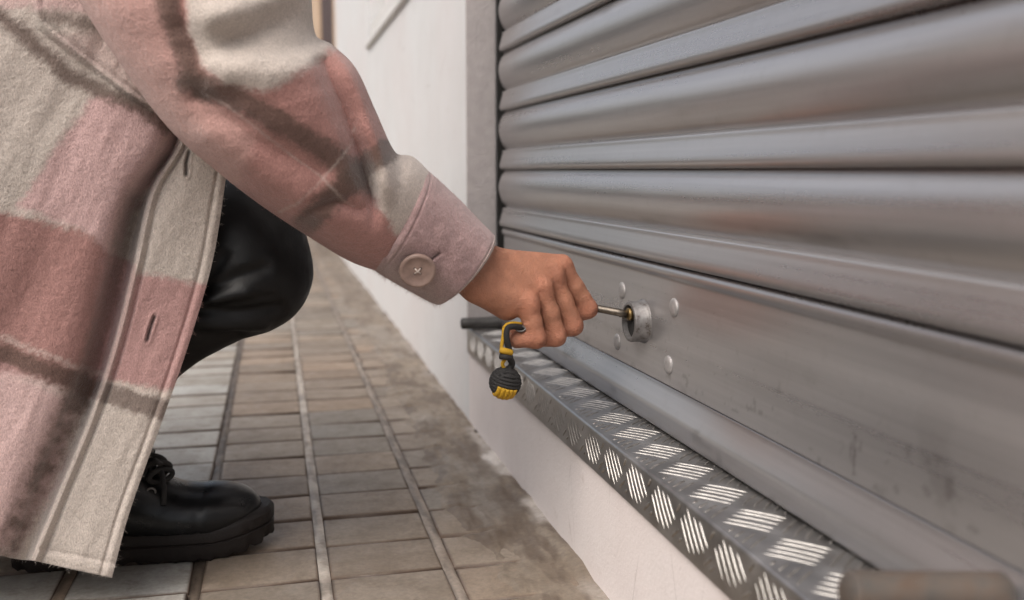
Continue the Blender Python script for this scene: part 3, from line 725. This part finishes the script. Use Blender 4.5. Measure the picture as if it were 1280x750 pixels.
# ------------------------------------------------------------------ the checked wool coat
CREAM, PINK, ROSE, BROWN, PALE = (np.array(q) for q in ([.53, .465, .415], [.55, .355, .345], [.33, .155, .138], [.105, .066, .052], [.56, .47, .42]))
def lay(c, col, m): return c * (1 - m[:, None]) + col * m[:, None]
def jitter(px, py, a=5.0):
    a = a * .55; return px + a * fbm(px / 11, py / 17, o=3) + a * 2.0 * fbm(px / 3.1 + 40, py / 4.7, o=2), py + a * fbm(px / 17 + 9, py / 11, o=3) + a * 2.0 * fbm(px / 4.7, py / 3.1 + 20, o=2)
def coat_colour(px, py):
    x, y = jitter(px, py, 6); n = len(px); c = np.tile(CREAM, (n, 1))
    blk = lambda poly, s=6: sstep(s, -s, sdpoly(x, y, poly))
    bnd = lambda poly, w_, s=6: sstep(w_ / 2 + s, w_ / 2 - s, segd(x, y, poly))
    c = lay(c, PINK, blk([(118, 118), (230, 150), (222, 180), (168, 260), (140, 330), (112, 292), (20, 258)]) * .85)
    c = lay(c, PINK, blk([(-500, -80), (60, -40), (260, -40), (250, 30), (60, 12), (0, 6), (-500, -30)]) * .7)
    c = lay(c, PINK * .5 + CREAM * .5, blk([(62, 45), (128, 40), (205, 135), (180, 128)], 9) * .75)
    c = lay(c, ROSE, blk([(-600, 200), (-5, 262), (112, 292), (150, 330), (135, 380), (125, 500), (30, 470), (-600, 380)]) * .88)
    c = lay(c, PINK * .55 + ROSE * .45, blk([(125, 320), (285, 352), (270, 505), (110, 480)]) * .9)
    c = lay(c, PINK, blk([(-600, 380), (0, 455), (100, 500), (70, 600), (20, 690), (-600, 640)], 14) * .75)
    c = lay(c, BROWN, bnd([(-600, 330), (0, 441), (100, 480), (225, 512)], 25) * .85)
    c = lay(c, PALE, bnd([(-600, 312), (0, 421), (100, 460), (225, 494)], 5, 4) * .6)
    c = lay(c, BROWN, bnd([(165, 250), (145, 340), (122, 420), (102, 500)], 22, 9) * .55)
    c = lay(c, BROWN, bnd([(96, 500), (62, 570), (34, 630), (8, 690)], 30, 10) * .9 * np.clip(.75 + .9 * fbm(px / 14, py / 9, o=3), .3, 1))
    c = lay(c, BROWN, bnd([(-300, -110), (0, 20), (50, 61), (86, 96), (127, 114), (170, 132), (212, 158)], 20) * .8)
    c = lay(c, BROWN, bnd([(54, 20), (90, 26), (136, 36)], 17, 6) * .65)
    # the front band beside the opening
    return c
def coat():
    rows = [  # py: fold edge, valley, band seam, front edge (pixels), then the depth of the folds
        (-300, 215, 222, 232, 300, .45), (-60, 214, 222, 232, 300, .45), (90, 214, 221, 230, 296, .5), (172, 214, 222, 230, 288, .7), (240, 170, 182, 193, 280, 1.0), (330, 141, 156, 172, 265, 1.0),
        (430, 116, 131, 147, 236, .85), (520, 84, 101, 117, 203, .6), (620, 44, 60, 76, 163, .45), (700, 16, 30, 43, 140, .3)]
    ctl = []
    for py, a, v, s_, e, dp in rows:
        hem = (py == 700); k = 1.0 if hem else sstep(430, 700, np.array(float(py)))
        P = [(10, py - 60, 1.58), (-330, py - 60, 1.62), (-600, py - 60, 1.45), (-500, py - 40 * k, 1.18), (-210, py - 30 * k, 1.070), (a - 110, py - 18 * k, 1.072), (a - 42, py - 10 * k, 1.073), (a - 13, py - 5 * k, 1.080 + .003 * dp),
             (a, py - 2 * k, 1.088 + .024 * dp), (v, py + 0 * k, 1.094 + .036 * dp), (s_ - 7, py, 1.093 + .028 * dp), (s_, py + 1 * k, 1.092 + .012 * dp), ((s_ + e) / 2, py + 12 * k, 1.092 + .006 * dp), (e, py + 22 * k, 1.096 + .008 * dp)]
        ctl.append(P)
    ctl = np.array(ctl, float)                       # rows, cols, 3
    nv, cols = 330, [10, 10, 10, 22, 60, 60, 34, 22, 16, 16, 10, 46, 46]
    seg = np.concatenate([np.linspace(i, i + 1, n, endpoint=False) for i, n in enumerate(cols)] + [[len(cols)]])
    D = np.array([catmull(ctl[:, j], nv) for j in range(ctl.shape[1])])      # cols, nv, 3
    # resample columns with Catmull-Rom at 'seg'
    E = np.concatenate([[2 * D[0] - D[1]], D, [2 * D[-1] - D[-2]]]); i = np.minimum(seg.astype(int), len(D) - 2); f = (seg - i)[:, None, None]
    p0, p1, p2, p3 = E[i], E[i+1], E[i+2], E[i+3]
    S = .5 * (2*p1 + (p2-p0)*f + (2*p0-5*p1+4*p2-p3)*f**2 + (3*p1-p0-3*p2+p3)*f**3)
    px, py, yy = S[..., 0], S[..., 1], S[..., 2].copy(); nu = len(seg)
    sg = seg[:, None] + 0 * px
    # soft drapes
    near = sstep(3.0, 4.0, sg)
    yy += near * (.010 * fbm(px / 120 + py / 260, py / 420, o=2) + .0035 * fbm(px / 40 + py / 90, py / 160, o=3))
    # ridges: band seam, turned edge, hem turn
    ridge = lambda d, am, s_: am * np.exp(-(d / s_) ** 2)
    us = np.where(sg < 11, (sg - 11) * 7, (sg - 11) * 46) / 46
    yy -= ridge(us, .0060, .12) * (sg > 9.0)
    yy += ridge(us - .24, .0030, .06) * (sg > 9.0)
    yy += ridge(sg - 12.70, .0022, .05)
    yy -= ridge(sg - 12.86, .0018, .10)
    vv = np.linspace(0, 1, nv)[None, :] + 0 * px
    yy += ridge(vv - .976, .0022, .004) * (sg > 11); yy -= ridge(vv - .988, .0012, .008) * (sg > 11)
    # flap seam and pocket edge
    fl = [(43, -40), (43, 2), (47, 28), (62, 44), (92, 67), (130, 96), (170, 126), (215, 150)]
    d = segd(px, py, fl); side = sdpoly(px, py, fl + [(420, 150), (420, -40)])
    yy -= near * (.0085 * sstep(2.5, -2.5, side) * sstep(190, 120, -side) ) * (py < 175)
    yy += near * ridge(side + 9, .0036, 2.6) * (d < 40)
    # buttonholes
    bh = np.zeros_like(px)
    for q in ([(236, 190), (233, 204), (233, 218)], [(193, 396), (188, 410), (184, 425)]):
        bd = segd(px, py, q); yy += ridge(bd, .0035, 2.2) - ridge(bd - 4.5, .0012, 2.0); bh = np.maximum(bh, np.exp(-(bd / 2.4) ** 2))
    V = onY(px.reshape(-1), py.reshape(-1), yy.reshape(-1))
    c = coat_colour(px.reshape(-1), py.reshape(-1))
    pb = (sg.reshape(-1) > 10.9)        # colour blocks are cut differently on the front band
    x, y = jitter(px.reshape(-1), py.reshape(-1), 5)
    cb = np.tile(CREAM * .97, (len(c), 1)); cb = lay(cb, PINK * .4 + ROSE * .6, sstep(6, -6, sdpoly(x, y, [(150, 338), (290, 362), (290, 500), (100, 470), (100, 420)])) * .9)
    cb = lay(cb, BROWN, sstep(16, 9, segd(x, y, [(60, 462), (125, 490), (230, 520)])) * .72); cb = lay(cb, PALE, sstep(5, 1, segd(x, y, [(60, 443), (128, 472), (232, 502)])) * .5)
    c[pb] = cb[pb]
    c = lay(c, PALE, np.exp(-(us.reshape(-1) / .10) ** 2) * .45 * (py.reshape(-1) > 160))
    c = lay(c, np.array([.03, .02, .018]), bh.reshape(-1) * .85)
    o = mk('coat', V, grid_faces(nu, nv)[:, ::-1], M['wool'], BODY, True, col=c)
    m = o.modifiers.new('thick', 'SOLIDIFY'); m.thickness = .0042; m.offset = -1
    msk = (near > .5) * (px > -60) * (py > -40) * 1.0
    return o, (V.reshape(nu, nv, 3), c.reshape(nu, nv, 3), msk)
COAT, COAT_GRID = coat()

def fuzz(V, c, mask, n, parent, up=.35):
    # loose brushed fibres standing off the wool, one mesh per garment piece; V (a, b, 3), normals face outwards
    dU = np.gradient(V, axis=0); dV = np.gradient(V, axis=1); nr = np.cross(dU, dV); nr /= np.linalg.norm(nr, axis=2)[..., None] + 1e-12
    area = np.linalg.norm(np.cross(dU, dV), axis=2) * mask
    pr_ = area.ravel() / area.sum(); k = rng.choice(len(pr_), n, p=pr_)
    P = V.reshape(-1, 3)[k]; Nn = nr.reshape(-1, 3)[k]; cc = c.reshape(-1, 3)[k]
    if mask.min() < -1: pass
    P = P + (dU.reshape(-1, 3)[k] * rng.uniform(-.5, .5, (n, 1)) + dV.reshape(-1, 3)[k] * rng.uniform(-.5, .5, (n, 1)))
    T = rng.normal(size=(n, 3)); T -= Nn * (T * Nn).sum(1)[:, None]; T[:, 2] -= .5; T /= np.linalg.norm(T, axis=1)[:, None]
    L = rng.uniform(.002, .0058, (n, 1)); lift = rng.uniform(.12, up + .25, (n, 1))
    W_ = np.cross(Nn, T); W_ /= np.linalg.norm(W_, axis=1)[:, None] + 1e-9; W_ = W_ * rng.uniform(.00005, .00010, (n, 1))
    bend = rng.normal(0, .35, (n, 1))
    P0 = P - Nn * .0003; P1 = P + T * L * .5 + Nn * L * lift * .8 + W_ * 0; P2 = P + T * L * .95 + np.cross(Nn, T) * L * bend + Nn * L * lift * rng.uniform(.3, 1.3, (n, 1))
    Vf = np.stack([P0 - W_, P0 + W_, P1 - W_ * .8, P1 + W_ * .8, P2 - W_ * .3, P2 + W_ * .3], 1).reshape(-1, 3)
    b = np.arange(n)[:, None] * 6
    Ff = np.concatenate([b + np.array([[0, 1, 3, 2]]), b + np.array([[2, 3, 5, 4]])])
    col = np.repeat(np.minimum(cc * rng.uniform(.85, 1.35, (n, 1)) + .02, .9), 6, axis=0)
    o = mk('fuzz', Vf, Ff, M['wool'], parent, True, col=col); o['kind'] = 'stuff'; return o
Sg = COAT_GRID
fuzz(Sg[0][::1, ::1][:, ::-1], Sg[1][:, ::-1], Sg[2][:, ::-1], 26000, COAT)

def sleeve_colour(px, py, th):
    x, y = jitter(px, py, 5.5); n = len(px); c = np.tile(np.array([.385, .20, .175]), (n, 1))
    blk = lambda poly, s=7: sstep(s, -s, sdpoly(x, y, poly))
    bnd = lambda poly, w_, s=6: sstep(w_ / 2 + s, w_ / 2 - s, segd(x, y, poly))
    c = lay(c, np.array([.49, .30, .265]), blk([(90, -300), (215, -300), (215, 0), (250, 110), (320, 170), (300, 240), (210, 170), (100, 0)], 10) * .7)
    c = lay(c, CREAM, blk([(228, -300), (600, -300), (440, 50), (415, 62), (380, 88), (335, 112), (285, 104), (252, 80), (236, 40)], 8) * .97)
    c = lay(c, BROWN, bnd([(206, -300), (208, 0), (226, 52), (240, 88), (258, 112)], 26, 8) * .85)
    c = lay(c, BROWN, bnd([(236, 102), (290, 117), (335, 142), (400, 183), (462, 232)], 28, 7) * .85)
    c = lay(c, CREAM, blk([(458, 205), (500, 185), (560, 200), (590, 330), (510, 312), (488, 285), (468, 240)], 6) * .93)
    c = lay(c, BROWN, bnd([(500, 176), (468, 198), (440, 222), (414, 246), (384, 276)], 31, 6) * .88)
    x, y = px + .3 * (x - px), py + .3 * (y - py); brk = np.clip(.75 + .8 * fbm(px / 16, py / 16, o=3), .2, 1)
    c = lay(c, PALE, bnd([(262, 116), (289, 132), (345, 176), (404, 224), (440, 256)], 2.5, 2.2) * .55 * brk)
    c = lay(c, PALE, bnd([(446, 160), (434, 182), (404, 224), (374, 250), (350, 262)], 2.5, 2.2) * .55 * brk)
    c = lay(c, ROSE * .8, bnd([(300, 235), (360, 275), (430, 322), (500, 364)], 16, 8) * .5)
    return c
def loft_rings(secs, n, nth, bow):
    S = catmull(np.array(secs, float), n)       # Ux Uy Lx Ly yc b bow
    th = np.linspace(0, 2 * math.pi, nth, endpoint=False)
    ct, sn = np.cos(th)[None, :], np.sin(th)[None, :]
    sq = lambda q: np.sign(q) * np.abs(q) ** .9
    U = S[:, :2]; L = S[:, 2:4]; mid = (U + L) / 2; hf = (U - L) / 2
    ax = np.stack([-hf[:, 1], hf[:, 0]], -1); ax /= np.linalg.norm(ax, axis=1)[:, None]
    px = mid[:, 0:1] + hf[:, 0:1] * ct + ax[:, 0:1] * S[:, 6:7] * sn
    py = mid[:, 1:2] + hf[:, 1:2] * ct + ax[:, 1:2] * S[:, 6:7] * sn
    return px, py, S[:, 4:5], S[:, 5:6], sn, th
SLE = [(365, -260, 40, -210, 1.03, .085, 0), (380, -110, 70, -90, 1.02, .09, 0), (385, -12, 98, -10, 1.015, .092, 4), (391, 44, 158, 84, 1.012, .09, 8), (414, 60, 216, 160, 1.010, .086, 10), (442, 88, 276, 213, 1.012, .080, 12), (467, 142, 332, 256, 1.020, .072, 12),
       (491, 192, 396, 298, 1.035, .064, 12), (516, 200, 440, 324, 1.045, .060, 12), (540, 225, 480, 338, 1.056, .048, 14), (553, 241, 494, 346, 1.06, .044, 14)]
CUF = [(529, 208, 462, 334, 1.052, .0590, 14), (533, 212, 468, 338, 1.053, .0625, 14), (545, 222, 480, 346, 1.056, .0605, 14), (575, 250, 508, 362, 1.065, .057, 14), (600, 276, 532, 375, 1.072, .055, 14), (615, 291, 544, 380, 1.076, .054, 14), (617.5, 294.5, 545, 379, 1.077, .0525, 14), (616, 296, 548, 376, 1.077, .050, 14), (600, 286, 540, 364, 1.073, .047, 12)]
def sleeve():
    n, nth = 420, 300
    px, py, yc, b, sn, th = loft_rings(SLE, n, nth, 0)
    fr = np.clip(sn, 0, 1) ** .5 + 0 * px
    g = lambda poly, s_: np.exp(-(segd(px, py, poly) / s_) ** 2)
    yo = 0 * px
    yo -= .022 * g([(424, 62), (450, 114), (474, 188), (499, 292)], 11)
    yo += .022 * g([(402, 80), (424, 130), (448, 196), (476, 285)], 12)
    yo += .006 * g([(505, 205), (512, 245), (506, 292)], 9)
    yo += .009 * g([(395, 47), (365, 20), (335, 34), (285, 54)], 17)
    yo -= .010 * g([(385, 80), (330, 88), (270, 88)], 20)
    yo -= .010 * g([(360, -10), (320, 8), (270, 20)], 16)
    yo += .008 * g([(250, 120), (320, 170), (400, 215)], 16)
    yo -= .006 * g([(260, 170), (330, 220), (410, 275)], 16)
    yo += .007 * g([(385, 262), (420, 250), (448, 262)], 9)
    yo += .008 * g([(225, -40), (232, 30), (262, 90)], 14)
    yo += .006 * fbm(px / 90, py / 60, o=3)
    yo = yo * (1 - sstep(.70, .80, np.linspace(0, 1, n))[:, None])
    dep = b * sn
    yy = yc - dep + yo * fr
    V = onY(px.reshape(-1), py.reshape(-1), yy.reshape(-1))
    c = sleeve_colour(px.reshape(-1), py.reshape(-1), None)
    F = grid_faces(nth, n, True)         # index i*n+j with i over theta: transpose
    V = V.reshape(n, nth, 3).transpose(1, 0, 2).reshape(-1, 3); c = c.reshape(n, nth, 3).transpose(1, 0, 2).reshape(-1, 3)
    o = mk('sleeve', V, F[:, ::-1], M['wool'], COAT, True, col=c)
    m = o.modifiers.new('thick', 'SOLIDIFY'); m.thickness = .003; m.offset = -1
    fr_t = (np.tile(np.sin(th)[:, None], (1, n)) > -.45) * 1.0
    fuzz(V.reshape(nth, n, 3), c.reshape(nth, n, 3), fr_t, 24000, COAT)
    # cuff
    n = 150; px, py, yc, b, sn, th = loft_rings(CUF, n, nth, 0); t = np.linspace(0, 1, n)[:, None] + 0 * px
    g = lambda poly, s_: np.exp(-(segd(px, py, poly) / s_) ** 2)
    fr = np.clip(sn, 0, 1) + 0 * px; yo = .0016 * np.exp(-((t - .17) / .016) ** 2) + .0016 * np.exp(-((t - .635) / .014) ** 2)
    yo += fr * (.0032 * g([(549, 317), (538, 325), (527, 331)], 2.4) - .0015 * g([(551, 321), (540, 329)], 3.5) + .003 * fbm(px / 30, py / 30, o=3))
    yo += fr * .003 * g([(492, 296), (484, 320), (478, 348)], 2.6)
    yy = yc - b * sn + yo * np.where(sn >= 0, 1, -1)
    V = onY(px.reshape(-1), py.reshape(-1), yy.reshape(-1)).reshape(n, nth, 3).transpose(1, 0, 2).reshape(-1, 3)
    x, y = px.reshape(-1), py.reshape(-1); q = fbm(x / 14, y / 14, o=4)
    c = (np.array([.405, .270, .262]))[None] * (1 + .16 * q[:, None]); c = lay(c, PALE * .8, sstep(.60, .68, t.reshape(-1) + .03 * q) * .75)
    c = lay(c, CREAM * .8, sstep(40, -10, sdpoly(x, y, [(455, 345), (500, 330), (540, 360), (560, 400), (455, 400)]) + 14 * q) * .35)
    c = lay(c, np.array([.05, .035, .03]), np.exp(-(segd(x, y, [(549, 317), (538, 325), (527, 331)]) / 1.6) ** 2) * .8)
    c = c.reshape(n, nth, 3).transpose(1, 0, 2).reshape(-1, 3)
    cu = mk('cuff', V, grid_faces(nth, n, True)[:, ::-1], M['wool'], COAT, True, col=c)
    fuzz(V.reshape(nth, n, 3), c.reshape(nth, n, 3), (np.tile(np.sin(th)[:, None], (1, n)) > -.45) * 1.0, 5000, COAT)
    # button on the cuff
    cen = onY(522, 338, 1.004); nrm = np.array([-.10, -.93, -.34]); nrm /= np.linalg.norm(nrm)
    A = np.cross(nrm, [0, 0, 1.0]); A /= np.linalg.norm(A); B = np.cross(A, nrm)
    mb = MB(); r = .0188
    mb.lathe(cen, nrm, [(r * .93, -.002), (r, 0), (r, .0012), (r * .97, .0026), (r * .88, .0033), (r * .80, .0030), (r * .73, .0020), (r * .4, .0016), (r * .02, .0016)], 48)
    bu = mb.build('button', M['button'], COAT, True)
    mb = MB()
    for sx in (-1, 1):
        for sy in (-1, 1):
            p = cen + A * sx * .0030 + B * sy * .0030; mb.lathe(p, nrm, [(.0011, .001), (.0011, .00185), (.0002, .0019)], 12)
    mb.build('hole', M['darkthread'], bu, True)
    mb = MB()
    for sx, sy in ((1, 1), (1, -1)):
        a_, b_ = cen + A * .003 * sx + B * .003 * sy + nrm * .0015, cen - A * .003 * sx - B * .003 * sy + nrm * .0015
        mb.tube([a_, (a_ + b_) / 2 + nrm * .0016, b_], .0009, 8)
    mb.build('thread', M['thread'], bu, True)
sleeve()

# ------------------------------------------------------------------ key and key fob
def key():
    kt = LC + np.array([-.0195, .002, .0085]); a = onY(722, 381, 1.112); 
    root = empty('key', tuple(a), 'bronze coloured key held in the fist and pushed into the shutter lock', 'key')
    d = kt - a; P = a + d * np.linspace(0, 1.0, 6)[:, None]
    mb = MB(); mb.tube(P, .0045, 14)
    for k in range(3): mb.tube([kt - d / np.linalg.norm(d) * (.004 + .004 * k) , kt - d / np.linalg.norm(d) * (.0045 + .004 * k) + np.array([0, 0, -.006 + .001 * k])], .0016, 8)
    mb.build('blade', M['steel'], root, True)
    q = a - d / np.linalg.norm(d) * .016; t = np.linspace(0, 2 * math.pi, 25); u = d / np.linalg.norm(d)
    mb = MB(); mb.tube([q + u * .011 * math.cos(s) + np.array([0, 0, 1]) * .010 * math.sin(s) for s in t], .0024, 8, cap=False); mb.build('bow', M['steel'], root, True)
key()
def fob():
    yb = 1.052; c = onY(631.5, 478, yb); r = .0160
    root = empty('key_fob', tuple(c), 'black and yellow knotted cord ball hanging from the fist', 'key fob')
    # wound ball: turns of cord over a round core
    G = []
    mb = MB(); cr = .0021
    mb.lathe(c, (0, 0, 1), [(.0005, -r * .99)] + [(r * .94 * math.sin(a), -r * .94 * math.cos(a)) for a in np.linspace(.1, math.pi - .1, 14)] + [(.0005, r * .99)], 32)
    e1, e2 = np.array([1.0, 0, 0]), np.array([0, 1.0, 0]); e3 = np.array([0, 0, 1.0])
    tilt = R(14); ez = np.array([math.sin(tilt), -.10, math.cos(tilt)]); ez /= np.linalg.norm(ez); ex = np.cross([0, 1, 0], ez); ex /= np.linalg.norm(ex); ey = np.cross(ez, ex)
    t = np.linspace(0, 2 * math.pi, 97)
    for k in range(7):        # horizontal turns
        lat = (k - 2.2) * .0036; rr = math.sqrt(max(1e-6, r * r - lat * lat))
        P = [c + ez * lat + rr * (ex * math.cos(s) + ey * math.sin(s)) for s in t]; mb.tube(P, cr * (1 + .16 * np.sin(np.arange(97) * 2.1 + k)), 8, cap=False)
    for k in range(7):        # side turns
        lat = (k - 3) * .0036; rr = math.sqrt(max(1e-6, (r * .985) ** 2 - lat * lat))
        P = [c + ey * lat + rr * (ex * math.cos(s) + ez * math.sin(s)) for s in t]; mb.tube(P, cr * (1 + .16 * np.sin(np.arange(97) * 2.1 + k)), 8, cap=False)
    bl = mb.build('ball', M['blackcord'], root, True)
    mb = MB()
    for k in range(5):        # yellow turns running under the ball
        lat = (k - 2.0) * .0042 + .0004; rr = math.sqrt((r * 1.05) ** 2 - lat * lat)
        P = [c + ex * lat + rr * (-ey * math.cos(s) - ez * math.sin(s)) for s in np.linspace(R(9), R(150), 26)]; mb.tube(P, .0028, 10)
    mb.build('yellow_turns', M['yellowcord'], bl, True)
    # lanyard
    def strap(pts, r_, mat):
        P = catmull(np.array([onY(a, b, y) for a, b, y in pts]), 40); mb = MB(); mb.tube(P, r_, 10); return mb
    y1 = strap([(634, 466, yb), (628, 455, yb - .002), (633, 446, yb - .005), (627, 438, yb - .004), (629, 420, yb - .003), (631, 408, yb - .003), (640, 404, yb - .001), (652, 405, yb + .006)], .0020, 0)
    y1.tube(catmull(np.array([onY(a, b, y) for a, b, y in [(625, 437, yb - .007), (632, 439, yb - .009), (639, 441, yb - .006)]]), 12), .0036, 10)
    y1.build('yellow_cord', M['yellowcord'], root, True)
    b1 = strap([(634, 464, yb), (640, 455, yb - .001), (637, 447, yb - .006), (636, 436, yb - .002), (633, 422, yb - .004), (634, 410, yb - .003), (642, 408, yb - .001), (655, 410, yb + .006)], .0037, 0)
    b1.tube(catmull(np.array([onY(a, b, y) for a, b, y in [(625, 445, yb - .006), (632, 446, yb - .009), (639, 447, yb - .006)]]), 12), .0034, 10)
    b1.build('black_cord', M['blackcord'], root, True)
    mb = MB(); p = onY(651, 411, yb + .001); t = np.linspace(0, 2 * math.pi, 20)
    mb.tube([p + .0052 * (np.array([1, 0, 0]) * math.cos(s) + np.array([0, .2, .98]) * .55 * math.sin(s)) for s in t], .0011, 8, cap=False); mb.build('ring', M['lock'], root, True)
fob()
